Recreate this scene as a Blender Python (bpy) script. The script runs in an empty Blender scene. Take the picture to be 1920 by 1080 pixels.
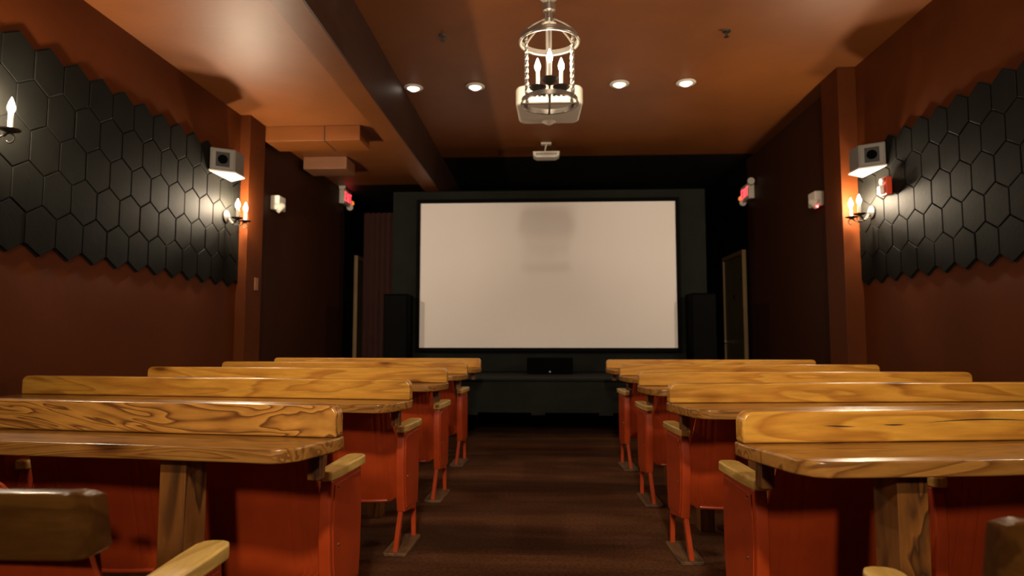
import bpy, bmesh, math, random
from mathutils import Vector, Matrix
random.seed(7)
S = bpy.context.scene
COL = S.collection
PI = math.pi

# ------------------------------------------------------------------ camera
cam = bpy.data.cameras.new('camera')
cam.sensor_width = 36.0
cam.lens = 22.5
cam.clip_start = 0.05
cam.dof.use_dof = True
cam.dof.focus_distance = 2.1
cam.dof.aperture_fstop = 3.2
co = bpy.data.objects.new('camera', cam)
COL.objects.link(co)
co.location = (0, 0, 1.03)
co.rotation_euler = (PI / 2 + math.atan(90 / 1200), 0, math.atan(58 / 1200))
S.camera = co

# ------------------------------------------------------------------ world, exposure
w = bpy.data.worlds.new('world'); S.world = w
w.use_nodes = True
w.node_tree.nodes['Background'].inputs[0].default_value = (0.02, 0.012, 0.008, 1)
w.node_tree.nodes['Background'].inputs[1].default_value = 0.0
S.view_settings.view_transform = 'Standard'
S.view_settings.look = 'None'
S.view_settings.gamma = 1
S.view_settings.exposure = 0.0
S.view_settings.use_curve_mapping = False
BULB_COL = (1.0, 0.80, 0.56)
SCONCE_E = 1900.0       # emission strength of the sconce candle bulbs
CHAND_E = 300.0       # emission strength of the chandelier candle bulbs

# two lamps behind the camera: a ceiling spotlight and a weaker one on the rear wall  (x, y, z, watts, cone degrees, radius, aim)
SPOTS = []
for sx, sy, sz, wt, cone, rad, aim in ((.04, -1.3, 2.87, 480, 86, .09, (0, 7.0, .9)), (.0, -3.0, 2.60, 400, 58, .15, (0, 6.0, .8))):
    ld = bpy.data.lights.new('spotlight_lamp', 'SPOT')
    ld.energy = wt; ld.color = (1.0, .82, .60); ld.spot_size = math.radians(cone); ld.spot_blend = 1.0
    ld.shadow_soft_size = rad
    lo = bpy.data.objects.new('spotlight_lamp', ld); COL.objects.link(lo)
    SPOTS.append((sx, sy, sz, aim, lo))

# ------------------------------------------------------------------ dimensions
XL, XR = -2.61, 2.62          # side walls
Y0, Y1 = -3.2, 10.4           # rear and front ends of the room
ZM, ZL, ZB = 3.28, 2.94, 2.81 # main ceiling, left ceiling, beam underside
BX0, BX1 = -1.45, -1.26
SCR_Y = 7.6

# ------------------------------------------------------------------ materials
def nt(name):
    m = bpy.data.materials.new(name); m.use_nodes = True
    t = m.node_tree
    return m, t, t.nodes['Principled BSDF']
def mapping(t, scale, obj=True):
    tc = t.nodes.new('ShaderNodeTexCoord'); mp = t.nodes.new('ShaderNodeMapping')
    mp.inputs['Scale'].default_value = scale
    t.links.new(tc.outputs['Object'], mp.inputs['Vector'])
    return mp.outputs[0]
def ramp(t, fac, stops):
    r = t.nodes.new('ShaderNodeValToRGB')
    e = r.color_ramp.elements
    while len(e) < len(stops): e.new(0.5)
    for i, (p, c) in enumerate(stops):
        e[i].position = p; e[i].color = (*c, 1) if len(c) == 3 else c
    t.links.new(fac, r.inputs[0])
    return r.outputs[0]
def noise(t, vec, scale, detail=4, rough=.55, dist=0):
    n = t.nodes.new('ShaderNodeTexNoise')
    n.inputs['Scale'].default_value = scale; n.inputs['Detail'].default_value = detail
    n.inputs['Roughness'].default_value = rough; n.inputs['Distortion'].default_value = dist
    if vec is not None: t.links.new(vec, n.inputs['Vector'])
    return n.outputs['Fac']
def bump(t, b, h, strength=.2, dist=.01):
    n = t.nodes.new('ShaderNodeBump'); n.inputs['Strength'].default_value = strength
    n.inputs['Distance'].default_value = dist
    t.links.new(h, n.inputs['Height']); t.links.new(n.outputs[0], b.inputs['Normal'])
def scl(c, k): return tuple(min(1, x * k) for x in c)
def paint(name, col, rough=.5, var=.12, scale=3, bmp=.05, bscale=40, spec=.5, metal=0, coat=0):
    m, t, b = nt(name)
    v = mapping(t, (1, 1, 1))
    c = ramp(t, noise(t, v, scale, 5), [(.3, scl(col, 1 - var)), (.7, scl(col, 1 + var))])
    t.links.new(c, b.inputs['Base Color'])
    b.inputs['Roughness'].default_value = rough
    b.inputs['Specular IOR Level'].default_value = spec
    b.inputs['Metallic'].default_value = metal
    b.inputs['Coat Weight'].default_value = coat
    b.inputs['Coat Roughness'].default_value = .12
    if bmp: bump(t, b, noise(t, v, bscale, 3), bmp)
    return m
def emis(name, col, strength, base=(.8, .8, .8)):
    m, t, b = nt(name)
    b.inputs['Base Color'].default_value = (*base, 1)
    b.inputs['Emission Color'].default_value = (*col, 1)
    b.inputs['Emission Strength'].default_value = strength
    return m
def wall_paint(name, col, dark_from, rough=.42, spec=.45, dark=(.006, .005, .005)):
    """terracotta paint, painted black past y = dark_from (the screen end of the room)"""
    m, t, b = nt(name)
    g = t.nodes.new('ShaderNodeTexCoord'); sx = t.nodes.new('ShaderNodeSeparateXYZ')
    t.links.new(g.outputs['Object'], sx.inputs[0])
    v = mapping(t, (1, 1, 1))
    c = ramp(t, noise(t, v, 1.6, 6, .6), [(.3, scl(col, .86)), (.7, scl(col, 1.14))])
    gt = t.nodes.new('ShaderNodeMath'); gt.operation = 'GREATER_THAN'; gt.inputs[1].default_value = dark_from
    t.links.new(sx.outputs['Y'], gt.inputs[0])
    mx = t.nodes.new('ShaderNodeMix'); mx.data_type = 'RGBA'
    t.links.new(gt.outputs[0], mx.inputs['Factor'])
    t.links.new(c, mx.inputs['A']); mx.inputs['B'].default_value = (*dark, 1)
    t.links.new(mx.outputs['Result'], b.inputs['Base Color'])
    b.inputs['Roughness'].default_value = rough
    b.inputs['Specular IOR Level'].default_value = spec
    bump(t, b, noise(t, v, 22, 4), .10)
    return m
def wood(name, light, mid, dark, rough=.3, coat=.35, ring=9, along=(1.0, 7.0, 7.0), swirl=1.4, knots=True):
    """varnished softwood: stretched growth rings, knots, fine pores"""
    m, t, b = nt(name)
    tc = t.nodes.new('ShaderNodeTexCoord'); oi = t.nodes.new('ShaderNodeObjectInfo')
    ad = t.nodes.new('ShaderNodeVectorMath'); ad.operation = 'MULTIPLY_ADD'
    cx = t.nodes.new('ShaderNodeCombineXYZ')
    for i in range(3): t.links.new(oi.outputs['Random'], cx.inputs[i])
    t.links.new(cx.outputs[0], ad.inputs[0]); ad.inputs[1].default_value = (37, 19, 11)
    t.links.new(tc.outputs['Object'], ad.inputs[2])
    mp = t.nodes.new('ShaderNodeMapping'); mp.inputs['Scale'].default_value = along
    t.links.new(ad.outputs[0], mp.inputs['Vector'])
    v = mp.outputs[0]
    n1 = noise(t, v, 1.1, 2.5, .5, swirl)
    mul = t.nodes.new('ShaderNodeMath'); mul.operation = 'MULTIPLY'; mul.inputs[1].default_value = ring
    t.links.new(n1, mul.inputs[0])
    fr = t.nodes.new('ShaderNodeMath'); fr.operation = 'FRACT'; t.links.new(mul.outputs[0], fr.inputs[0])
    c1 = ramp(t, fr.outputs[0], [(0.0, light), (.55, mid), (.86, dark), (1.0, light)])
    fine = noise(t, v, 9, 6, .7)
    c2 = ramp(t, fine, [(.35, (.72, .72, .72)), (.65, (1.08, 1.08, 1.08))])
    mx = t.nodes.new('ShaderNodeMix'); mx.data_type = 'RGBA'; mx.blend_type = 'MULTIPLY'
    mx.inputs['Factor'].default_value = .8
    t.links.new(c1, mx.inputs['A']); t.links.new(c2, mx.inputs['B'])
    out = mx.outputs['Result']
    if knots:
        mk = t.nodes.new('ShaderNodeMapping'); mk.inputs['Scale'].default_value = (2.6, 6, 6)
        t.links.new(ad.outputs[0], mk.inputs['Vector'])
        vo = t.nodes.new('ShaderNodeTexVoronoi'); vo.inputs['Scale'].default_value = 1.0
        t.links.new(mk.outputs[0], vo.inputs['Vector'])
        k = ramp(t, vo.outputs['Distance'], [(.09, (.20, .12, .08)), (.16, (.72, .62, .5)), (.27, (1, 1, 1))])
        m2 = t.nodes.new('ShaderNodeMix'); m2.data_type = 'RGBA'; m2.blend_type = 'MULTIPLY'
        m2.inputs['Factor'].default_value = .9
        t.links.new(out, m2.inputs['A']); t.links.new(k, m2.inputs['B']); out = m2.outputs['Result']
    t.links.new(out, b.inputs['Base Color'])
    b.inputs['Roughness'].default_value = rough
    b.inputs['Coat Weight'].default_value = coat; b.inputs['Coat Roughness'].default_value = .15
    bump(t, b, fine, .12, .003)
    return m

TERRA = (.215, .064, .0105)
M = {}
WALL = (.080, .018, .0030)
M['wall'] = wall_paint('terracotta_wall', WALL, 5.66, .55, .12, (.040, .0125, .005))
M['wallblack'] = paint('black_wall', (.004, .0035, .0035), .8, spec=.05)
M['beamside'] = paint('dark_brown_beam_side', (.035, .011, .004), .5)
M['ceil'] = wall_paint('terracotta_ceiling', scl(TERRA, 1.1), 7.9, .52, .6)
M['beam'] = wall_paint('terracotta_beam', scl(TERRA, .8), 7.9, .45)
M['tile'] = paint('charcoal_tile', (.0066, .0066, .0056), .65, .2, 5, .12, 26, .05)
M['tilegap'] = paint('tile_gap', (.008, .008, .008), .8)
def carpet():
    m, t, b = nt('carpet')
    v = mapping(t, (1, 1, 1)); v2 = mapping(t, (.25, 1.6, 1))
    c = ramp(t, noise(t, v, 60, 5), [(.3, (.060, .024, .010)), (.7, (.12, .050, .021))])
    c2 = ramp(t, noise(t, v2, 1.6, 3, .6), [(.38, (.55, .52, .5)), (.60, (1.25, 1.2, 1.15))])
    mx = t.nodes.new('ShaderNodeMix'); mx.data_type = 'RGBA'; mx.blend_type = 'MULTIPLY'; mx.inputs['Factor'].default_value = 1
    t.links.new(c, mx.inputs['A']); t.links.new(c2, mx.inputs['B']); t.links.new(mx.outputs['Result'], b.inputs['Base Color'])
    b.inputs['Roughness'].default_value = .95; b.inputs['Specular IOR Level'].default_value = .1
    bump(t, b, noise(t, v, 300, 3), .5)
    return m
M['carpet'] = carpet()
M['red'] = paint('red_enamel', (.42, .050, .009), .34, .16, 7, .05, 12, .5, 0, .15)
M['reddeep'] = paint('red_vinyl', (.14, .012, .008), .4, .1, 6, .08, 60)
M['arm'] = wood('pale_varnished_wood', (.84, .56, .17), (.78, .50, .14), (.66, .40, .10), .25, .5, 4, (8, 1.2, 8), .5, False)
M['rail'] = wood('brown_varnished_wood', (.115, .046, .009), (.095, .037, .007), (.065, .025, .005), .28, .7, 4, (1.5, 8, 8), .6, False)
M['pine'] = wood('amber_pine', (.66, .33, .048), (.60, .28, .038), (.44, .18, .025), .32, .3, 7, (.7, 7.0, 7.0), .8)
M['pinecurl'] = wood('curly_pine', (.55, .26, .05), (.42, .18, .033), (.13, .045, .012), .3, .35, 13, (1.0, 4.2, 4.2), 2.6)
M['pinetop'] = wood('table_pine', (.36, .165, .035), (.30, .13, .026), (.16, .06, .013), .3, .3, 10)
M['post'] = wood('dark_pine_post', (.23, .085, .015), (.16, .057, .010), (.05, .018, .005), .45, .1, 9, (6, 6, 1.1), 1.0, False)
M['ply'] = wood('plywood_foot', (.16, .08, .03), (.12, .06, .022), (.07, .035, .015), .6, 0, 5, (7, 1, 7), .5, False)
M['screen'] = paint('screen_cloth', (.76, .71, .70), .85, .015, 1, 0)
M['black'] = paint('black_felt', (.004, .004, .004), .9, .1, spec=.03)
M['sgrey'] = paint('dark_grey_paint', (.0125, .0135, .0115), .85, .15, 4, .04, spec=.06)
M['stage'] = paint('stage_paint', (.0105, .0115, .0095), .8, .2, 6, .05, spec=.1)
M['spk'] = paint('black_cabinet', (.0015, .0015, .0015), .8, spec=.02)
M['spkgrey'] = paint('speaker_grey', (.16, .15, .135), .5, .05)
M['spkwhite'] = paint('speaker_white', (.72, .66, .58), .5, .05)
M['cone'] = paint('speaker_cone', (.01, .01, .01), .6)
M['iron'] = paint('wrought_iron', (.05, .045, .04), .4, .2, 20, .05, 60, .5, .6)
M['nickel'] = paint('brushed_nickel', (.42, .39, .35), .3, .1, 20, .03, 60, .5, .85)
M['white'] = paint('white_plastic', (.75, .70, .62), .4, .03)
M['proj'] = paint('projector_plastic', (.78, .72, .62), .42, .03)
M['candle'] = paint('candle_sleeve', (.80, .74, .62), .5, .03)
M['bulb_s'] = emis('sconce_bulb', BULB_COL, SCONCE_E)
M['bulb_c'] = emis('chandelier_bulb', BULB_COL, CHAND_E)
M['downl'] = emis('dim_lens', (1, .86, .70), 2.2)
M['exitred'] = emis('exit_letters', (1, .03, .05), 3)
M['led'] = emis('led_red', (1, .05, .05), 14)
M['amber'] = emis('amber_lamp', (1, .22, .04), .9, (.6, .25, .1))
M['door'] = paint('brown_door', (.10, .070, .035), .5, .15, 3)
M['doorframe'] = paint('tan_frame', (.20, .115, .04), .5, .1, 3)
M['chrome'] = paint('steel', (.6, .58, .55), .25, .05, 9, 0, 9, .5, 1)
M['alarm'] = paint('alarm_red', (.55, .05, .012), .4)
M['strobe'] = paint('strobe_lens', (.85, .82, .78), .15)
M['maroon'] = paint('maroon_drape', (.04, .008, .006), .85, .2, 9)
M['duct'] = wall_paint('terracotta_duct', TERRA, 99, .45)
M['vent'] = paint('tan_grille', (.24, .10, .045), .5)

# ------------------------------------------------------------------ mesh helpers
def B(): return bmesh.new()
def box(bm, x0, x1, y0, y1, z0, z1, mat=None):
    vs = [bm.verts.new((x, y, z)) for x in (x0, x1) for y in (y0, y1) for z in (z0, z1)]
    if mat is not None:
        for v in vs: v.co = mat @ v.co
    q = [(0, 1, 3, 2), (4, 6, 7, 5), (0, 4, 5, 1), (2, 3, 7, 6), (0, 2, 6, 4), (1, 5, 7, 3)]
    for f in q: bm.faces.new([vs[i] for i in f])
    return bm
def prism(bm, pts, fn, a, b):
    """pts 2-D outline; fn(p, h) -> 3-D"""
    va = [bm.verts.new(fn(p, a)) for p in pts]; vb = [bm.verts.new(fn(p, b)) for p in pts]
    bm.faces.new(va[::-1]); bm.faces.new(vb)
    n = len(pts)
    for i in range(n):
        j = (i + 1) % n
        bm.faces.new((va[i], va[j], vb[j], vb[i]))
    return bm
def tube(bm, pts, r, n=8, cap=True):
    pts = [Vector(p) for p in pts]
    rs = r if isinstance(r, (list, tuple)) else [r] * len(pts)
    rings = []
    up = Vector((0, 0, 1))
    d0 = (pts[1] - pts[0]).normalized()
    x = d0.cross(up)
    if x.length < 1e-3: x = d0.cross(Vector((1, 0, 0)))
    x.normalize()
    for i, p in enumerate(pts):
        d = (pts[min(i + 1, len(pts) - 1)] - pts[max(i - 1, 0)])
        if d.length < 1e-9: d = d0
        d.normalize()
        x = (x - d * x.dot(d))
        if x.length < 1e-6: x = d.orthogonal()
        x.normalize(); y = d.cross(x)
        rings.append([bm.verts.new(p + (x * math.cos(2 * PI * k / n) + y * math.sin(2 * PI * k / n)) * rs[i]) for k in range(n)])
    for a, b in zip(rings, rings[1:]):
        for k in range(n):
            bm.faces.new((a[k], a[(k + 1) % n], b[(k + 1) % n], b[k]))
    if cap:
        bm.faces.new(rings[0][::-1]); bm.faces.new(rings[-1])
    return bm
def ring_tube(bm, c, R, r, n=48, m=8):
    """closed torus in the xy plane"""
    rings = []
    for i in range(n):
        a = 2 * PI * i / n
        rings.append([bm.verts.new((c[0] + math.cos(a) * (R + r * math.cos(2 * PI * k / m)), c[1] + math.sin(a) * (R + r * math.cos(2 * PI * k / m)), c[2] + r * math.sin(2 * PI * k / m))) for k in range(m)])
    for i in range(n):
        a, b = rings[i], rings[(i + 1) % n]
        for k in range(m): bm.faces.new((a[k], b[k], b[(k + 1) % m], a[(k + 1) % m]))
    return bm
def lathe(bm, prof, c=(0, 0, 0), n=24, axis='z'):
    """prof: list of (r, h)"""
    def P(r, h, a):
        if axis == 'z': return Vector((c[0] + r * math.cos(a), c[1] + r * math.sin(a), c[2] + h))
        if axis == 'y': return Vector((c[0] + r * math.cos(a), c[1] + h, c[2] + r * math.sin(a)))
        return Vector((c[0] + h, c[1] + r * math.cos(a), c[2] + r * math.sin(a)))
    rings = []
    for r, h in prof:
        if r < 1e-6: rings.append([bm.verts.new(P(0, h, 0))])
        else: rings.append([bm.verts.new(P(r, h, 2 * PI * k / n)) for k in range(n)])
    for a, b in zip(rings, rings[1:]):
        if len(a) == 1 and len(b) == 1: continue
        for k in range(n):
            k2 = (k + 1) % n
            if len(a) == 1: bm.faces.new((a[0], b[k2], b[k]))
            elif len(b) == 1: bm.faces.new((a[k], a[k2], b[0]))
            else: bm.faces.new((a[k], a[k2], b[k2], b[k]))
    for rg, rev in ((rings[0], True), (rings[-1], False)):
        if len(rg) > 1: bm.faces.new(rg[::-1] if rev else rg)
    return bm
def shell(bm, f, g, nu, nv):
    """closed shell between two height surfaces f(u,v) and g(u,v), u,v in 0..1"""
    A = [[bm.verts.new(f(i / nu, j / nv)) for j in range(nv + 1)] for i in range(nu + 1)]
    C = [[bm.verts.new(g(i / nu, j / nv)) for j in range(nv + 1)] for i in range(nu + 1)]
    for i in range(nu):
        for j in range(nv):
            bm.faces.new((A[i][j], A[i + 1][j], A[i + 1][j + 1], A[i][j + 1]))
            bm.faces.new((C[i][j], C[i][j + 1], C[i + 1][j + 1], C[i + 1][j]))
    for i in range(nu):
        bm.faces.new((A[i][0], C[i][0], C[i + 1][0], A[i + 1][0]))
        bm.faces.new((A[i][nv], A[i + 1][nv], C[i + 1][nv], C[i][nv]))
    for j in range(nv):
        bm.faces.new((A[0][j], A[0][j + 1], C[0][j + 1], C[0][j]))
        bm.faces.new((A[nu][j], C[nu][j], C[nu][j + 1], A[nu][j + 1]))
    return bm
def rrect(x0, x1, y0, y1, r, n=5, corners=(1, 1, 1, 1)):
    """rounded rectangle outline; corners = (x0y0, x1y0, x1y1, x0y1)"""
    out = []
    for (cx, cy, a0, on) in ((x0, y0, PI, corners[0]), (x1, y0, 1.5 * PI, corners[1]), (x1, y1, 0, corners[2]), (x0, y1, .5 * PI, corners[3])):
        rr = r * on
        if rr < 1e-6: out.append((cx, cy)); continue
        ox = cx + rr if cx == x0 else cx - rr; oy = cy + rr if cy == y0 else cy - rr
        for k in range(n + 1):
            a = a0 + k / n * PI / 2
            out.append((ox + rr * math.cos(a), oy + rr * math.sin(a)))
    return out
def obj(name, bm, mat, parent=None, smooth=False, bevel=0, loc=None, seg=2):
    bmesh.ops.recalc_face_normals(bm, faces=bm.faces)
    me = bpy.data.meshes.new(name)
    if smooth:
        for f in bm.faces: f.smooth = True
    bm.to_mesh(me); bm.free()
    me.materials.append(M[mat])
    o = bpy.data.objects.new(name, me); COL.objects.link(o)
    if parent is not None: o.parent = parent
    if loc: o.location = loc
    if bevel:
        b = o.modifiers.new('bevel', 'BEVEL'); b.width = bevel; b.segments = seg; b.limit_method = 'ANGLE'; b.angle_limit = .6
        for p in me.polygons: p.use_smooth = True
        wn = o.modifiers.new('wn', 'WEIGHTED_NORMAL'); wn.keep_sharp = False
    elif smooth:
        es = o.modifiers.new('split', 'EDGE_SPLIT'); es.split_angle = .8
    return o
def tag(o, label, cat, group=None, kind=None):
    o['label'] = label; o['category'] = cat
    if group: o['group'] = group
    if kind: o['kind'] = kind
    return o
def thing(name, label, cat, loc=(0, 0, 0), rz=0, group=None):
    o = bpy.data.objects.new(name, None); COL.objects.link(o)
    o.empty_display_size = .05
    o.location = loc; o.rotation_euler = (0, 0, rz)
    return tag(o, label, cat, group)
def struct(name, bm, mat, bevel=0):
    o = obj(name, bm, mat, bevel=bevel); o['kind'] = 'structure'
    return o
def copy_tree(o, parent=None):
    c = o.copy(); COL.objects.link(c)
    if parent is not None: c.parent = parent
    for ch in list(o.children): copy_tree(ch, c)
    return c

# ------------------------------------------------------------------ room shell
struct('floor', box(B(), XL - .2, XR + .2, Y0, Y1, -.12, 0), 'carpet')
struct('ceiling', box(B(), BX1 - .012, XR + .2, Y0, Y1, ZM, ZM + .15), 'ceil')
o = struct('ceiling_side', box(B(), XL - .2, BX0, Y0, Y1, ZL, ZM + .15), 'ceil')
tb = struct('trim_1', box(B(), BX0, BX1 - .012, Y0, Y1, ZB, ZM + .15), 'beam')
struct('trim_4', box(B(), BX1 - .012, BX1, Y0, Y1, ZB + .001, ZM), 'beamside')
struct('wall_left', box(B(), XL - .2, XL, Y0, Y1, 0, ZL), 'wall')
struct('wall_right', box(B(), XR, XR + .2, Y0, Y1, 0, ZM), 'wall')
struct('trim_5', box(B(), XL, XL + .012, 8.2, Y1, 0, ZL), 'wallblack')
struct('trim_6', box(B(), XR - .012, XR, 8.2, Y1, 0, ZM), 'wallblack')
struct('wall_front', box(B(), XL - .2, XR + .2, Y1, Y1 + .15, 0, ZM + .1), 'black')
struct('wall_back', box(B(), XL - .2, XR + .2, Y0 - .15, Y0, 0, ZM + .1), 'wall')
struct('trim_2', box(B(), XL, XL + .09, 5.30, 5.60, 0, ZL), 'wall', .004)
struct('trim_3', box(B(), XR - .15, XR, 5.34, 5.66, 0, ZM), 'wall', .004)

def door(name, X, s, ya, yb, label):
    """door on a side wall; s = direction out of the wall into the room"""
    root = obj(name, box(B(), min(X + s * .004, X + s * .03), max(X + s * .004, X + s * .03), ya + .05, yb - .05, .01, 2.08), 'door')
    root['kind'] = 'structure'
    fr = B()
    xa, xb = sorted((X, X + s * .05))
    box(fr, xa, xb, ya, ya + .05, 0, 2.14); box(fr, xa, xb, yb - .05, yb, 0, 2.14); box(fr, xa, xb, ya + .05, yb - .05, 2.08, 2.14)
    obj('door_frame', fr, 'doorframe', root, bevel=.004)
    for z in (1.78, 1.02):
        xa, xb = sorted((X + s * .03, X + s * .042))
        obj('hinge', box(B(), xa, xb, ya + .052, ya + .085, z - .06, z + .06), 'chrome', root)
    pl = obj('door_plate', lathe(B(), [(0, 0), (.035, 0), (.035, .01), (0, .012)], (X + s * .03, (ya + yb) / 2, 1.55), 16, 'x'), 'cone', root)
    h = B(); tube(h, [(X + s * .03, yb - .12, .95), (X + s * .085, yb - .12, .95), (X + s * .085, yb - .2, .95)], .01)
    obj('door_handle', h, 'chrome', root, smooth=True)
door('door_1', XL + .012, 1, 8.66, 9.56, '')
door('door_2', XR - .012, -1, 8.30, 9.23, '')

# ------------------------------------------------------------------ hexagonal tile bands
def clip(poly, ymax, ymin):
    def side(poly, f):
        out = []
        for i in range(len(poly)):
            a, b = poly[i - 1], poly[i]
            fa, fb = f(a), f(b)
            if (fa < 0) != (fb < 0):
                k = fa / (fa - fb); out.append((a[0] + (b[0] - a[0]) * k, a[1] + (b[1] - a[1]) * k))
            if fb >= 0: out.append(b)
        return out
    poly = side(poly, lambda p: ymax - p[0])
    return side(poly, lambda p: p[0] - ymin) if poly else poly
def hexpts(cy, cz, ins=0):
    hw = .1 - ins; hs = .0755 - ins * .3; ht = .135 - ins * 1.2
    return [(cy, cz + ht), (cy - hw, cz + hs), (cy - hw, cz - hs), (cy, cz - ht), (cy + hw, cz - hs), (cy + hw, cz + hs)]
def hexband(X, s, phase, ymax, label):
    root = thing('hexagonal_wall_panel', label, 'wall panel', (X, phase, 0))
    base, tiles = B(), B()
    rnd = random.Random(3)
    for row in range(5):
        cz = 2.412 - .2105 * row
        for k in range(-40, 12):
            cy = .2 * k + (.1 if row % 2 else 0)
            for bm, ins, d in ((base, 0.0, .010), (tiles, .0035, .0215 + rnd.uniform(-.001, .0015))):
                p = clip(hexpts(cy, cz, ins), ymax - phase - ins, Y0 + .5 - phase)
                if len(p) < 3: continue
                d0 = 0.001 if ins == 0 else .0102
                if ins == 0:
                    prism(bm, p, lambda q, h: (s * h, q[0], q[1]), d0, d)
                else:
                    cyy = sum(q[0] for q in p) / len(p); czz = sum(q[1] for q in p) / len(p)
                    a = [bm.verts.new((s * d0, q[0], q[1])) for q in p]
                    b = [bm.verts.new((s * (d - .0025), q[0], q[1])) for q in p]
                    c = [bm.verts.new((s * d, cyy + (q[0] - cyy) * .965, czz + (q[1] - czz) * .975)) for q in p]
                    n = len(p)
                    for i in range(n):
                        j = (i + 1) % n
                        bm.faces.new((a[i], a[j], b[j], b[i])); bm.faces.new((b[i], b[j], c[j], c[i]))
                    bm.faces.new(c)
    obj('backing', base, 'tilegap', root)
    obj('tiles', tiles, 'tile', root)
    return root
hexband(XL, 1, 3.155, 5.298, 'band of charcoal hexagonal tiles along the left wall')
hexband(XR, -1, 4.05, 5.338, 'band of charcoal hexagonal tiles along the right wall')

# ------------------------------------------------------------------ lamps: candle wall sconces
def make_sconce(s):
    """s = direction out of the wall; origin on the wall at candle-cup height"""
    root = thing('wall_sconce', '', 'wall lamp')
    obj('wall_plate', lathe(B(), [(0, 0), (.052, 0), (.05, s * .008), (.03, s * .016), (.012, s * .03), (0, s * .034)], (0, 0, .03), 24, 'x'), 'iron', root, smooth=True)
    for k in (-1, 1):
        arm = B(); pts = []
        for i in range(15):
            q = i / 14
            pts.append((s * (.02 + .108 * q), k * .068 * q ** .8, .02 - .055 * math.sin(q * PI) + .0 * q - .015 * q))
        tube(arm, pts, .005, 8)
        pts = []
        for i in range(16):
            a = PI * .5 + i / 15 * 2 * PI * .85
            pts.append((s * (.128 - .028 * math.cos(a - 1.2) * (1 - i / 40)), k * .068, -.038 + .028 * math.sin(a - 1.2) * (1 - i / 40)))
        tube(arm, pts, .0042, 8)
        a_ = obj('arm', arm, 'iron', root, smooth=True)
        obj('cup', lathe(B(), [(0, -.012), (.012, -.010), (.042, .0), (.045, .006), (.03, .004), (0, .002)], (s * .128, k * .068, 0), 20), 'iron', a_, smooth=True)
        obj('candle', lathe(B(), [(.0, .002), (.011, .002), (.011, .082), (0, .083)], (s * .128, k * .068, 0), 12), 'candle', a_, smooth=True)
        obj('bulb', lathe(B(), [(0, .0815), (.008, .084), (.015, .098), (.016, .112), (.010, .132), (.003, .152), (0, .158)], (s * .128, k * .068, 0), 10), 'bulb_s', a_, smooth=True)
    return root
G = 'iron candle sconces on the side walls'
sl = make_sconce(1); sl.location = (XL + .026, 5.055, 1.975)
tag(sl, 'lit iron candle sconce on the left wall beside the pilaster, under the speaker', 'wall lamp', G)
c = copy_tree(sl); c.location = (XL + .03, 2.706, 1.975); c['label'] = 'lit candle sconce cut off by the left edge of the photo, on dark tiles'
sr = make_sconce(-1); sr.location = (XR - .026, 5.12, 1.975)
tag(sr, 'lit iron candle sconce on the right wall beside the pilaster, under the speaker', 'wall lamp', G)
c = copy_tree(sr); c.location = (XR - .03, 2.55, 1.975); c['label'] = 'candle sconce on the right wall tiles, nearer the camera than the fire alarm'

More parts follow.
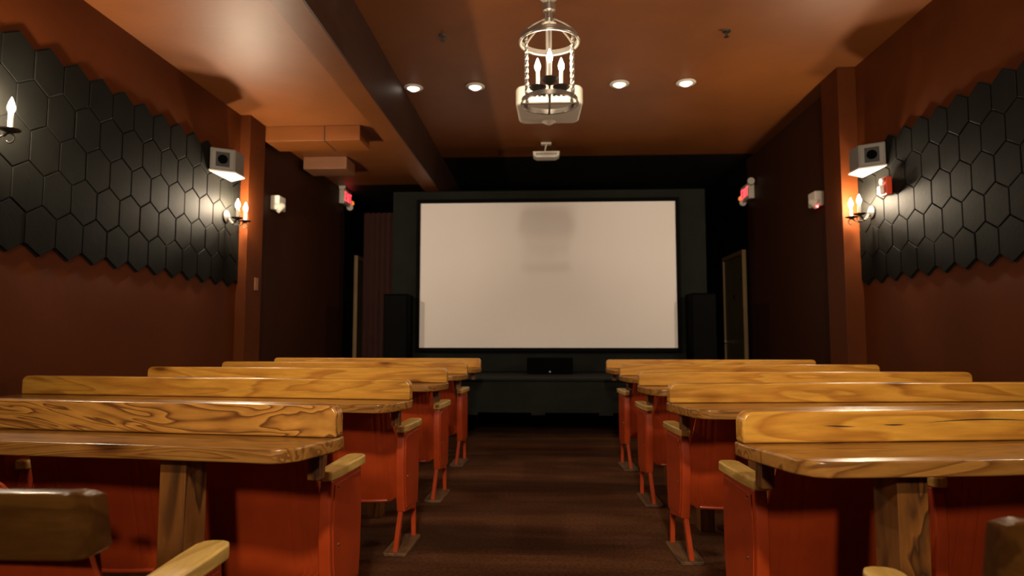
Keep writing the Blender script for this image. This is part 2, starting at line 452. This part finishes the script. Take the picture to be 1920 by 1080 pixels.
# ------------------------------------------------------------------ lamps: lantern chandeliers
def make_chandelier():
    root = thing('lantern_chandelier', '', 'chandelier')
    # origin on the ceiling; heights relative to ZM
    def band(z, R, h):
        bm = B(); n = 48
        prof = [(R - .004, z), (R, z), (R, z + h), (R - .004, z + h)]
        rings = [[bm.verts.new((r * math.cos(2 * PI * k / n), r * math.sin(2 * PI * k / n), zz)) for k in range(n)] for r, zz in prof]
        for i in range(4):
            a, b = rings[i], rings[(i + 1) % 4]
            for k in range(n): bm.faces.new((a[k], a[(k + 1) % n], b[(k + 1) % n], b[k]))
        return bm
    zb = 2.305 - ZM; zt = 2.655 - ZM
    bt = band(zt, .160, .03); ring_tube(bt, (0, 0, zt + .002), .163, .009)
    obj('top_ring', bt, 'nickel', root, smooth=True)
    bb = band(zb, .155, .026); ring_tube(bb, (0, 0, zb + .0), .157, .004)
    box(bb, -.153, .153, -.006, .006, zb + .002, zb + .008); box(bb, -.006, .006, -.153, .153, zb + .0085, zb + .0145)
    obj('bottom_ring', bb, 'nickel', root, smooth=True)
    for a in (32, 148, 212, 328):
        a = math.radians(a); bm = B()
        # twisted square bar
        n = 40; prev = None; x, y = .149 * math.cos(a), .149 * math.sin(a)
        for i in range(n + 1):
            z = zb + .01 + (zt - zb + .01) * i / n; tw = i / n * PI * 5
            rg = [bm.verts.new((x + .0095 * math.cos(tw + k * PI / 2), y + .0095 * math.sin(tw + k * PI / 2), z)) for k in range(4)]
            if prev:
                for k in range(4): bm.faces.new((prev[k], prev[(k + 1) % 4], rg[(k + 1) % 4], rg[k]))
            else: bm.faces.new(rg[::-1])
            prev = rg
        bm.faces.new(prev)
        obj('twisted_rod', bm, 'nickel', root)
        st = B()
        tube(st, [((.155 - .125 * q ** .9) * math.cos(a), (.155 - .125 * q ** .9) * math.sin(a), zt + .03 + .10 * (q ** .7) ) for q in [i / 8 for i in range(9)]], .006, 6)
        obj('dome_strap', st, 'nickel', root, smooth=True)
    z0 = 2.775 - ZM
    obj('neck', lathe(B(), [(.0, z0 - .01), (.030, z0 - .01), (.032, z0 + .01), (.018, z0 + .02), (.018, z0 + .05), (.036, z0 + .06), (.036, z0 + .10), (.01, z0 + .115), (0, z0 + .115)], (0, 0, 0), 24), 'nickel', root, smooth=True)
    stem = B(); lathe(stem, [(0, 2.34 - ZM), (.006, 2.345 - ZM), (.012, 2.365 - ZM), (.006, 2.385 - ZM), (.006, z0 - .008), (0, z0 - .008)], (0, 0, 0), 12)
    obj('stem', stem, 'nickel', root, smooth=True)
    ch = B(); zz = z0 + .115
    i = 0
    while zz < -.055:
        n = 12; pts = []
        for k in range(n + 1):
            a = 2 * PI * k / n
            dx, dz = .009 * math.cos(a), .02 * math.sin(a)
            pts.append((dx, 0, zz + .016 + dz) if i % 2 == 0 else (0, dx, zz + .016 + dz))
        tube(ch, pts, .0025, 6); zz += .031; i += 1
    obj('chain', ch, 'nickel', root, smooth=True)
    obj('ceiling_rose', lathe(B(), [(0, -.045), (.02, -.042), (.055, -.02), (.06, -.001), (0, -.001)], (0, 0, 0), 24), 'nickel', root, smooth=True)
    for a in (-90, 30, 150):
        a = math.radians(a); x, y = .076 * math.cos(a), .076 * math.sin(a); zc = 2.408 - ZM
        am = B(); tube(am, [(x * q, y * q, zc - .022 - .02 * math.sin(q * PI)) for q in [i / 8 for i in range(9)]] + [(x, y, zc - .008)], .0045, 8)
        a_ = obj('candle_arm', am, 'iron', root, smooth=True)
        obj('cup', lathe(B(), [(0, -.028), (.008, -.026), (.026, -.012), (.046, .004), (.049, .010), (.03, .006), (0, .004)], (x, y, zc), 20), 'iron', a_, smooth=True)
        obj('candle', lathe(B(), [(0, .004), (.011, .004), (.011, .10), (0, .101)], (x, y, zc), 12), 'candle', a_, smooth=True)
        obj('bulb', lathe(B(), [(0, .0995), (.008, .102), (.015, .116), (.0165, .131), (.011, .151), (.003, .172), (0, .178)], (x, y, zc), 10), 'bulb_c', a_, smooth=True)
    return root
ch = make_chandelier(); ch.location = (.041, 3.45, ZM)
tag(ch, 'open cage lantern chandelier with three lit candle bulbs over the aisle', 'chandelier', 'lantern chandeliers')
c = copy_tree(ch); c.location = (.03, -.25, ZM)
c['label'] = 'matching lantern chandelier hanging over the camera position'

# ------------------------------------------------------------------ spotlights behind the camera
for sx, sy, sz, tgt, lo in SPOTS:
    ceil_ = sy > -2
    t = thing('ceiling_spotlight' if ceil_ else 'wall_spotlight', 'black spotlight on a ceiling stem behind the camera' if ceil_ else 'black spotlight on the rear wall behind the camera', 'spotlight', (sx, sy, sz))
    aim = (Vector(tgt) - Vector((sx, sy, sz))).normalized()
    q = aim.to_track_quat('-Z', 'Y'); Mx = q.to_matrix().to_4x4()
    hd = B(); lathe(hd, [(0, .16), (.03, .155), (.045, .10), (.05, 0), (.046, 0), (.04, .08), (0, .085)], (0, 0, 0), 24)
    for v in hd.verts: v.co = Mx @ v.co
    obj('housing', hd, 'spk', t, smooth=True)
    pts = [(0, -.06, .04), (0, -.06, .2), (0, -.06, ZM - sz - .001)] if ceil_ else [(0, -.05, .02), (0, -.12, .06), (0, -.199, .06)]
    obj('bracket', tube(B(), pts, .012), 'spk', t, smooth=True)
    lo.parent = t; lo.rotation_mode = 'QUATERNION'; lo.rotation_quaternion = q
    lo.location = aim * .02

# ------------------------------------------------------------------ projector and ceiling fittings
pr = thing('ceiling_projector', 'white rounded projector hanging behind the chandelier', 'projector', (.045, 4.1, ZM))
bm = B(); prism(bm, rrect(-.212, .212, -.2, .2, .06), lambda p, h: (p[0] * (1 - .04 * (p[1] > 0)), p[1], h), 2.478 - ZM, 2.60 - ZM)
body = obj('body', bm, 'proj', pr, bevel=.02, seg=3)
obj('ceiling_pole', lathe(B(), [(0, -.002), (.06, -.002), (.06, -.015), (.02, -.02), (.02, 2.61 - ZM), (.07, 2.602 - ZM), (0, 2.602 - ZM)], (0, 0, 0), 20), 'white', pr, smooth=True)
obj('lens', lathe(B(), [(0, .0), (.05, 0), (.045, .03), (0, .03)], (0, .2, 2.535 - ZM), 24, 'y'), 'cone', pr, smooth=True)
obj('foot', lathe(B(), [(.0, 0), (.05, 0), (.02, -.018), (0, -.028)], (0, .15, 2.479 - ZM), 20), 'proj', pr, smooth=True)
vp = B()
for i in range(7): box(vp, -.10 + .03 * i, -.082 + .03 * i, -.2015, -.1995, 2.52 - ZM, 2.56 - ZM)
obj('exhaust_grille', vp, 'cone', pr)

dl = thing('ceiling_downlight', '', 'downlight', group='recessed downlights in front of the screen')
obj('trim_ring', lathe(B(), [(.0, -.001), (.082, -.001), (.088, -.008), (.082, -.014), (.058, -.016), (.055, -.004), (0, -.004)], (0, 0, 0), 28), 'white', dl, smooth=True)
obj('lens', lathe(B(), [(0, -.005), (.052, -.005), (.05, -.02), (.03, -.034), (0, -.038)], (0, 0, 0), 24), 'downl', dl, smooth=True)
for i, (x, lab) in enumerate(((-1.165, 'round ceiling downlight beside the ceiling beam, leftmost of the four'), (-.603, 'round ceiling downlight left of the projector, right of the outermost one'),
                              (.689, 'round ceiling downlight just right of the projector'), (1.276, 'round ceiling downlight farthest right of the four'))):
    o = dl if i == 0 else copy_tree(dl)
    o.location = (x, 5.6, ZM); o['label'] = lab
sp = thing('fire_sprinkler', '', 'sprinkler', group='ceiling sprinklers')
obj('escutcheon', lathe(B(), [(0, -.001), (.032, -.001), (.028, -.008), (0, -.009)], (0, 0, 0), 20), 'iron', sp, smooth=True)
s2 = B(); lathe(s2, [(0, -.009), (.008, -.009), (.007, -.04), (.018, -.043), (.018, -.046), (0, -.046)], (0, 0, 0), 12)
obj('nozzle', s2, 'iron', sp, smooth=True)
sp.location = (-.745, 4.62, ZM); sp['label'] = 'small sprinkler head on the ceiling left of the chandelier'
o = copy_tree(sp); o.location = (1.363, 4.65, ZM); o['label'] = 'small sprinkler head on the ceiling right of the chandelier'

hb = thing('hanging_speaker_box', 'flat white box on a short pole hanging from the ceiling before the screen', 'ceiling fitting', (.045, 7.35, ZM))
obj('ceiling_plate', box(B(), -.06, .06, -.04, .04, -.02, -.001), 'white', hb, bevel=.003)
obj('pole', tube(B(), [(0, 0, -.015), (-.02, -.01, -.125)], .009), 'white', hb, smooth=True)
bm = B(); prism(bm, [(-.155, 0), (.155, 0), (.15, -.05), (.11, -.072), (-.11, -.072), (-.15, -.05)], lambda p, h: (p[0] , h, p[1] - .12), -.09, .06)
bx = obj('housing', bm, 'white', hb, bevel=.006)
gr = B()
for i in range(12): box(gr, -.115 + .02 * i, -.103 + .02 * i, -.092, -.0895, -.165, -.14)
obj('grille', gr, 'spkgrey', hb)

# ducts on the low left ceiling
dt = obj('ceiling_duct', box(B(), XL + .085, -1.65, 5.605, 5.93, ZL - .14, ZL - .001), 'duct', bevel=.004)
tag(dt, 'terracotta painted duct box under the left ceiling, right of the pilaster', 'duct')
obj('seam', box(B(), -1.98, -1.972, 5.603, 5.932, ZL - .142, ZL - .003), 'tilegap', dt)
dv = thing('ceiling_vent', 'small tan louvred box on the left ceiling behind the duct', 'vent', (-2.315, 6.75, ZL))
obj('housing', box(B(), -.235, .235, -.15, .15, -.135, -.001), 'vent', dv, bevel=.006)
lv = B()
for i in range(4): box(lv, -.2, .2, -.156, -.1495, -.118 + .026 * i, -.108 + .026 * i)
obj('louvre', lv, 'vent', dv)

# ------------------------------------------------------------------ wall fittings
def surround(X, s, yc, label):
    r = thing('surround_speaker', label, 'speaker', (X + s * .002, yc, 2.31), 0, 'wall mounted surround speakers')
    prof = [(0, -.175), (s * .155, -.075), (s * .155, .075), (0, .175)]
    bm = B(); prism(bm, prof, lambda p, h: (p[0], p[1], h), .012, .19)
    cab = obj('cabinet', bm, 'spkgrey', r, bevel=.006)
    bm = B(); prism(bm, [(0, -.185), (s * .163, -.08), (s * .163, .08), (0, .185)], lambda p, h: (p[0], p[1], h), 0, .012)
    obj('base_plate', bm, 'spkwhite', r)
    # drivers on the two slanted faces
    for k in (-1, 1):
        a = Vector((0, k * .175, 0)); b = Vector((s * .155, k * .075, 0)); mid = (a + b) / 2; d = (b - a).normalized()
        n = Vector((d.y, -d.x, 0))
        if n.y * k < 0: n = -n
        mt = Matrix.Translation(mid + Vector((0, 0, .1))) @ Matrix((( d.x, n.x, 0, 0), (d.y, n.y, 0, 0), (0, 0, 1, 0), (0, 0, 0, 1)))
        fr = B(); box(fr, -.08, .08, .001, .006, -.08, .08, mt)
        f_ = obj('baffle', fr, 'spkgrey', r, bevel=.002)
        g = B(); box(g, -.05, .05, .006, .009, -.058, .058, mt); obj('grille', g, 'cone', f_)
        c_ = B(); lathe(c_, [(0, .009), (.036, .009), (.036, .014), (.03, .013), (.012, .0095), (0, .0125)], (0, 0, 0), 24, 'y')
        for v in c_.verts: v.co = mt @ v.co
        obj('driver', c_, 'spk', f_, smooth=True)
    return r
surround(XL + .026, 1, 4.94, 'grey surround speaker mounted high on the left wall tiles')
surround(XR - .026, -1, 5.05, 'grey surround speaker mounted high on the right wall tiles')

def exit_sign(X, s, yc, zc, label):
    r = thing('exit_sign', label, 'exit sign', (X, yc, zc), 0, 'exit signs near the screen')
    xa, xb = sorted((0, s * .07))
    obj('housing', box(B(), xa, xb, -.16, .16, -.1, .1), 'white', r, bevel=.008)
    for k in (-1, 1):
        for yy in (-.09, .09):
            pass
    face = B()
    # EXIT letters as strokes on the front face
    sgn = -s
    def stroke(y0, z0, y1, z1, wd=.012):
        p, q = Vector((y0, z0)), Vector((y1, z1)); d = (q - p).normalized(); n = Vector((-d.y, d.x)) * wd / 2
        pts = [p - n, q - n, q + n, p + n]
        prism(face, [(t.x, t.y) for t in pts], lambda t, h: (h, t[0] , t[1]), s * .0701, s * .074)
    H = .055
    # reading direction on the wall: seen from the room, text runs towards sgn*y
    def L(u): return -s * u if s > 0 else u
    def st(u0, z0, u1, z1): stroke(L(u0), z0, L(u1), z1)
    f = 1
    if s > 0:
        L = lambda u: u     # facing +x: right-hand side of the reader is +y
    else:
        L = lambda u: -u
    st(-.13, -H, -.13, H); st(-.13, H, -.08, H); st(-.13, 0, -.09, 0); st(-.13, -H, -.08, -H)
    st(-.06, -H, 0, H); st(-.06, H, 0, -H)
    st(.03, -H, .03, H)
    st(.06, H, .13, H); st(.095, -H, .095, H)
    obj('exit_letters', face, 'exitred', r)
    for k in (-1, 1):
        hd = B(); lathe(hd, [(0, 0), (.03, .0), (.045, -.05), (.042, -.062), (0, -.062)], (s * .06, k * .17, .10 if k < 0 else -.10), 16, 'y')
        h_ = obj('lamp_head', hd, 'white', r, smooth=True)
    obj('warning_lamp', lathe(B(), [(0, 0), (.035, 0), (.035, s * .03), (.02, s * .05), (0, s * .055)], (s * .085, -.0, -.0), 12, 'x'), 'amber', r, smooth=True, loc=(s * -.05, .20, -.03))
    return r
exit_sign(XL, 1, 8.15, 2.83, 'white emergency exit sign with red letters on the left wall')
exit_sign(XR, -1, 8.1, 2.83, 'white emergency exit sign with red letters on the right wall')
def emergency(X, s, yc, zc, label, led):
    r = thing('emergency_light', label, 'emergency light', (X, yc, zc), 0, 'emergency lights past the pilasters')
    xa, xb = sorted((0, s * .09))
    obj('housing', box(B(), xa, xb, -.08, .08, -.07, .07), 'white', r, bevel=.012)
    hd = B(); lathe(hd, [(0, 0), (.025, .0), (.05, .06), (.05, .075), (0, .08)], (0, 0, 0), 16, 'y')
    R = Matrix.Translation((s * .11, -.02, -.02)) @ Matrix.Rotation(s * -.9, 4, 'Z') @ Matrix.Rotation(.5, 4, 'X')
    for v in hd.verts: v.co = R @ Matrix.Rotation(PI, 4, 'Z') @ v.co
    obj('lamp_head', hd, 'white', r, smooth=True)
    if led: obj('indicator', lathe(B(), [(0, 0), (.012, 0), (.01, -.008), (0, -.01)], (s * .07, -.075, -.08), 12, 'y'), 'led', r, smooth=True)
    return r
emergency(XL, 1, 6.02, 2.31, 'white twin emergency light on the left wall just past the pilaster', False)
emergency(XR, -1, 6.08, 2.31, 'white emergency light with red indicator on the right wall past the pilaster', True)
al = thing('fire_alarm', 'red fire alarm strobe on the right wall tiles', 'fire alarm', (XR - .032, 4.85, 2.145))
obj('housing', box(B(), -.045, 0, -.05, .05, -.068, .068), 'alarm', al, bevel=.006)
obj('strobe', box(B(), -.075, -.0455, -.028, .028, -.06, .005), 'strobe', al, bevel=.01)
obj('horn', lathe(B(), [(0, 0), (.022, 0), (.022, -.012), (0, -.014)], (-.046, 0, .038), 16, 'x'), 'strobe', al, smooth=True)
sw = obj('switch_plate', box(B(), XL + .0905, XL + .096, 5.46, 5.53, 1.43, 1.54), 'vent', bevel=.002)
tag(sw, 'small switch plate low on the side of the left pilaster', 'switch')

# ------------------------------------------------------------------ screen end
scr = thing('projection_screen', 'large blank white projection screen with a black border', 'projection screen', (.05, SCR_Y, 0))
x0, x1, z0, z1 = -1.515, 1.515, .892, 2.62
obj('screen_cloth', box(B(), x0, x1, -.05, -.04, z0, z1), 'screen', scr)
fr = B(); q = .045
box(fr, x0 - q, x0, -.07, -.01, z0 - q, z1 + q); box(fr, x1, x1 + q, -.07, -.01, z0 - q, z1 + q)
box(fr, x0, x1, -.07, -.01, z1, z1 + q); box(fr, x0, x1, -.07, -.01, z0 - q, z0); box(fr, x0, x1, -.035, -.01, z0, z1)
obj('border', fr, 'black', scr)
su = obj('screen_surround', box(B(), -1.815, 1.93, SCR_Y, SCR_Y + .3, .61, 2.78), 'sgrey', bevel=.01)
tag(su, 'dark grey panel surround framing the projection screen', 'screen surround')
st_ = thing('stage_platform', 'low dark grey stage platform below the projection screen', 'stage', (0, 6.4, 0))
bm = B(); box(bm, -1.95, 2.0, 0, 1.5, .585, .61)
obj('deck', bm, 'stage', st_, bevel=.008)
bm = B(); box(bm, -1.93, 1.98, .02, .05, .27, .584)
for xx in (-.72, -.05, .62): box(bm, xx - .07, xx + .07, .021, .049, .245, .272)
obj('front_panel', bm, 'stage', st_, bevel=.004)
obj('kickboard', box(B(), -1.9, 1.95, .95, 1.0, 0, .584), 'black', st_)
for xx, lab in ((-1.815, 'tall black speaker cabinet on the stage left of the screen'), (1.655, 'tall black speaker cabinet on the stage right of the screen')):
    t = thing('speaker_cabinet', lab, 'speaker', (xx, 7.22, .61), 0, 'black cabinets flanking the screen')
    obj('cabinet', box(B(), 0, .275, 0, .3, .002, .9), 'spk', t, bevel=.006)
    obj('grille', box(B(), .01, .265, -.012, -.001, .02, .88), 'black', t, bevel=.004)
t = thing('centre_speaker', 'black centre speaker lying on the stage under the screen', 'speaker', (.075, 7.15, .61))
obj('cabinet', box(B(), -.255, .255, 0, .28, .002, .175), 'spk', t, bevel=.006)
obj('badge', lathe(B(), [(0, 0), (.008, 0), (.008, -.003), (0, -.003)], (.0, -.001, .025), 12, 'y'), 'chrome', t)
cu = B()
n = 30; pts = []
for i in range(n + 1): pts.append((-2.28 + .42 * i / n, 8.0 + .025 * math.sin(i * 1.25)))
out = pts + [(x, y + .012) for x, y in pts[::-1]]
prism(cu, out, lambda p, h: (p[0], p[1], h), .0, 2.6)
tag(obj('stage_drape', cu, 'maroon', smooth=True), 'narrow maroon drape hanging left of the screen surround', 'curtain')

# ------------------------------------------------------------------ plank bar tables
AL = [1.19, 2.18, 3.19, 4.16, 5.24]; AR = [1.10, 2.12, 3.14, 4.12, 5.15]
ORD = ['nearest', 'second', 'third', 'fourth', 'farthest']
def make_table(s, arm_y, x_end, y, slope, length, depth, top, dz, post_x, label, group, i, bmat):
    ang = math.atan(slope)
    root = thing('plank_table', label, 'table', (x_end, y, 0), (ang if s > 0 else -ang), group)
    zt = .755 - dz
    cx = .06
    # tabletop outline (x away from the aisle, y towards the screen)
    pts = [(0, .055), (0, -.004)]
    pts += [(cx * .55, -depth * .78), (cx, -depth + .012), (cx + .03, -depth)]
    k = 26
    rnd = random.Random(i * 7 + (3 if s > 0 else 0))
    for j in range(1, k):
        xx = cx + .03 + (length - cx - .06) * j / k
        pts.append((xx, -depth + .004 * math.sin(xx * 5 + i) + rnd.uniform(-.0015, .0015)))
    pts += [(length - .02, -depth + .01), (length, -depth + .04), (length, .055)]
    bm = B(); prism(bm, pts, lambda p, h: (s * p[0], p[1], h), zt - .037, zt)
    obj('tabletop', bm, 'pinetop', root, bevel=.006, seg=3)
    # backsplash board
    bm = B(); prism(bm, rrect(0.001, length, zt + .001, top, .028, 5, (0, 0, 1, 1)), lambda p, h: (s * p[0], h, p[1]), 0, .048)
    obj('backsplash', bm, bmat, root, bevel=.007, seg=3)
    bm = B(); box(bm, *sorted((s * .052, s * .086)), .008, .05, .64, zt - .038)
    obj('bracket', bm, 'post', root, bevel=.003)
    for px in post_x:
        bm = B(); box(bm, *sorted((s * px, s * (px + .075))), -depth + .06, -depth + .15, 0, zt - .038)
        obj('leg', bm, 'post', root, bevel=.003)
    return root
LY = [1.72, 2.76, 3.78, 4.72, 5.74]; LX = [-.556, -.575, -.566, -.558, -.558]; LS = [.115, .11, .04, .03, .04]; LT = [.842, .840, .840, .836, .830]
LLEN = [1.95, 1.93, 1.87, 1.88, 1.92]
RY = [1.68, 2.69, 3.67, 4.66, 5.65]; RX = [.507, .520, .538, .551, .551]; RS = [.12, .09, .02, .03, .01]; RT = [.836, .834, .829, .825, .824]
RLEN = [2.0, 2.0, 1.85, 1.85, 1.8]
for i in range(5):
    lz = .842 - LT[i]
    make_table(-1, (AL + [6.1])[i + 1] - LY[i], LX[i], LY[i], LS[i], LLEN[i], .18, LT[i], lz * .9, (.356, 1.5),
               f'{ORD[i]} varnished plank table with a backsplash board, left of the aisle' if i < 4 else 'farthest plank table left of the aisle, nearest the stage',
               'plank tables left of the aisle', i, 'pinecurl' if i == 0 else 'pine')
    lz = .836 - RT[i]
    make_table(1, (AR + [6.05])[i + 1] - RY[i], RX[i], RY[i], RS[i], RLEN[i], .235, RT[i], lz * .9, (.285, 1.5),
               f'{ORD[i]} varnished plank table with a backsplash board, right of the aisle' if i < 4 else 'farthest plank table right of the aisle, nearest the stage',
               'plank tables right of the aisle', i + 9, 'pine')
# drying cracks in the nearest right-hand backsplash board
tr = [o for o in bpy.data.objects if o.get('label', '').startswith('nearest varnished') and 'right of' in o['label']][0]
board = [o for o in tr.children if o.name.startswith('backsplash')][0]
for (xa, xb, zz, sag) in ((.215, .300, .800, .004), (.375, .435, .801, .001), (.50, .80, .806, -.006)):
    n = 12; up, dn = [], []
    for k in range(n + 1):
        q = k / n; zc = zz - sag * (q if sag > .003 else math.sin(q * 3)) ; th = .0014 * math.sin(PI * q) + .0001
        up.append((xa + (xb - xa) * q, zc + th)); dn.append((xa + (xb - xa) * q, zc - th))
    bm = B(); prism(bm, up + dn[::-1], lambda p, h: (p[0], h, p[1]), -.0006, .003)
    obj('crack', bm, 'tilegap', board)

# ------------------------------------------------------------------ theatre seats
def make_seat(s, tilt=1.42, inner=False):
    """origin on the floor under the armrest centre; x away from the aisle (times s), y towards the screen"""
    root = thing('theatre_seat', '', 'theatre seat')
    X = lambda x: s * x
    fn = lambda p, h: (X(h), p[0], p[1])
    # side panel, bowed sheet metal with a raised skin
    near = [(-.125, .20), (-.150, .30), (-.160, .42), (-.155, .50), (-.145, .574)]
    far = [(.135, .574), (.146, .50), (.150, .40), (.145, .28), (.132, .185)]
    notch = [(.085, .182), (.078, .168), (.04, .170), (.02, .178), (-.06, .19)]
    bm = B(); prism(bm, near + far + notch, fn, -.016, .024)
    sp_ = obj('side_panel', bm, 'red', root, bevel=.007, seg=3)
    ins = [(-.103, .215), (-.128, .31), (-.138, .42), (-.132, .50), (-.125, .556), (.118, .556), (.128, .48), (.130, .38), (.125, .28), (.114, .20)]
    bm = B(); prism(bm, ins, fn, -.0195, -.0155)
    obj('cover_plate', bm, 'red', sp_, bevel=.0015)
    for (yy, zz) in ((-.10, .545), (-.09, .36)):
        obj('screw', lathe(B(), [(0, 0), (.0045, 0), (.003, -s * .003), (0, -s * .0035)], (X(-.0195), yy, zz), 10, 'x'), 'chrome', sp_, smooth=True)
    # legs and foot
    def leg(a, b, w):
        bm = B()
        A = [(X(a[0] + dx), a[1] + dy, a[2]) for dx, dy in ((-.011, -w), (.011, -w), (.011, w), (-.011, w))]
        C = [(X(b[0] + dx), b[1] + dy, b[2]) for dx, dy in ((-.011, -w), (.011, -w), (.011, w), (-.011, w))]
        va = [bm.verts.new(p) for p in A]; vb = [bm.verts.new(p) for p in C]
        bm.faces.new(va); bm.faces.new(vb[::-1])
        for i in range(4): bm.faces.new((va[i], va[(i + 1) % 4], vb[(i + 1) % 4], vb[i]))
        obj('leg', bm, 'red', root, bevel=.003)
    leg((.004, -.105, .235), (.028, -.12, .016), .016)
    leg((.004, .118, .22), (.004, .135, .016), .012)
    bm = B(); prism(bm, rrect(-.028, .085, -.145, .158, .015), lambda p, h: (X(p[0]), p[1], h), 0, .017)
    obj('foot_plate', bm, 'ply', root, bevel=.004)
    # armrest
    outl = [(-.165, -.022), (-.172, -.012), (-.172, .012), (-.165, .022), (-.10, .031), (.05, .036), (.12, .036), (.142, .028), (.150, .012), (.150, -.012), (.142, -.028), (.12, -.036), (.05, -.036), (-.10, -.031)]
    bm = B(); prism(bm, outl, lambda p, h: (X(p[1]), p[0], h), .575, .607)
    obj('armrest', bm, 'arm', root, bevel=.010, seg=4)
    # back
    yb = lambda z: -.105 - .235 * (z - .26) if z > .26 else -.105 + (.26 - z) * .5
    def curve(x, k=.05):   # plan curvature, ends forward
        return k * abs((x - .25) / .24) ** 2.2
    ribs = (.075, .095, .125, .375, .405, .425)
    def hw(z):             # half width of the pan, rounded towards the bottom
        z0 = .235; r = .06
        d = max(0, 1 - (z - z0) / r)
        return (.266 if inner else .235) - .055 * (1 - math.sqrt(max(0, 1 - d * d))) - (0 if inner else .040) * max(0, (z - .42) / .28)
    def pf(u, v, off):
        z = .235 + (.715 - .235) * (v ** 1.0)
        x = (.246 if inner else .25) + hw(z) * (2 * u - 1)
        y = yb(z) + curve(x, .045) + off
        for r in ribs:
            d = abs(x - r)
            if d < .006: y += .004 * (1 - d / .006)
        return (X(x), y, z)
    bm = B(); shell(bm, lambda u, v: pf(u, v, 0), lambda u, v: pf(u, v, .012), 96, 16)
    pan = obj('back_pan', bm, 'red', root, smooth=True)
    bm = B(); tube(bm, [(X(.25 + .165 * (2 * k / 16 - 1)), yb(.238) + curve(.25 + .165 * (2 * k / 16 - 1), .045) - .001, .240) for k in range(17)], .0085, 8)
    obj('rolled_lip', bm, 'red', pan, smooth=True)
    # top rail with rounded, forward-curling ends
    def rail(u, v, off):
        u = .5 - .5 * math.cos(u * PI)                       # finer towards the ends
        x = .250 + .248 * (2 * u - 1); d = .248 - abs(x - .25)
        bend = 0
        if d < .034: bend = .034 - math.sqrt(max(0, .034 ** 2 - (.034 - d) ** 2))
        cut = .016 - math.sqrt(max(0, .016 ** 2 - max(0, .016 - d) ** 2))
        z = .698 + cut * .5 + (.803 - cut - .698 - cut * .5) * v
        y = yb(z) - .045 + bend + off
        return (X(x), y, z)
    bm = B(); shell(bm, lambda u, v: rail(u, v, 0), lambda u, v: rail(u, v, .030), 48, 4)
    obj('top_rail', bm, 'rail', root, bevel=.004, seg=2)
    # padded front of the back
    def cush(u, v, off):
        z = .30 + .385 * v; x = .25 + .205 * (2 * u - 1)
        e = min(1, min(u, 1 - u) * 8, min(v, 1 - v) * 6) ** .5
        return (X(x), yb(z) + curve(x, .045) + .014 + off * e, z)
    bm = B(); shell(bm, lambda u, v: cush(u, v, 0), lambda u, v: cush(u, v, .035), 24, 14)
    obj('back_cushion', bm, 'reddeep', root, smooth=True)
    # tip-up seat, turned about its hinge
    piv = bpy.data.objects.new('seat', None)
    R = Matrix.Rotation(-tilt, 4, 'X'); P = Vector((0, -.02, .40))
    def T(v): return P + (R @ Vector(v))
    def sp1(u, v, off):
        z = .0 + .285 * v
        w_ = .215 * (1 - .28 * max(0, (v - .72) / .28) ** 2)
        x = .25 + w_ * (2 * u - 1)
        dome = .02 * (1 - (2 * u - 1) ** 2) * max(0, (v - .6) / .4)
        y = .075 - .03 * abs(2 * u - 1) ** 3
        p = T((0, y + off, z + dome)); return (X(x), p.y, p.z)
    bm = B(); shell(bm, lambda u, v: sp1(u, v, 0), lambda u, v: sp1(u, v, .012), 28, 12)
    pn = obj('seat_pan', bm, 'red', root, smooth=True)
    def sp2(u, v, off):
        e = min(1, min(u, 1 - u) * 8, min(v, 1 - v) * 6) ** .5
        x = .25 + .195 * (2 * u - 1)
        p = T((0, .04 - off * e + (.03 if off == 0 else 0), .01 + .25 * v)); return (X(x), p.y, p.z)
    bm = B(); shell(bm, lambda u, v: sp2(u, v, .04), lambda u, v: sp2(u, v, 0), 20, 12)
    obj('seat_cushion', bm, 'reddeep', root, smooth=True)
    bpy.data.objects.remove(piv)
    return root
ALX = [-.675, -.677, -.665, -.655, -.655]; ARX = [.60, .634, .636, .636, .636]
protos = {(s, k): make_seat(s, inner=k) for s in (-1, 1) for k in (False, True)}
used = set()
rowname = ['row nearest the camera', 'second row', 'third row', 'fourth row', 'row nearest the stage']
for s, A, AX in ((-1, AL, ALX), (1, AR, ARX)):
    side = 'left' if s < 0 else 'right'
    for r in range(5):
        n = (1, 3, 2, 2, 2)[r]
        slope = ((LS if s < 0 else RS)[max(0, r - 1)])
        for k in range(n):
            key = (s, k > 0)
            o = protos[key] if key not in used else copy_tree(protos[key])
            used.add(key)
            o.location = (AX[r] + s * .55 * k, A[r] + slope * .55 * k, 0)
            o.rotation_euler = (0, 0, math.radians(s * 2.5 if r else (-6 if s > 0 else 1)))
            pos = ('at the aisle' if k == 0 else 'one seat in from the aisle' if k == 1 else 'two seats in from the aisle')
            o['label'] = f'red metal theatre seat {pos}, {rowname[r]}, {side} side'
            o['category'] = 'theatre seat'; o['group'] = f'red theatre seats on the {side}'
o = make_seat(-1, .15)
tag(o, 'red theatre seat half tipped up at the lower left edge of the photo', 'theatre seat', 'red theatre seats on the left')
o.location = (-1.195, 1.42, 0); o.rotation_euler = (0, 0, -math.radians(2.5))
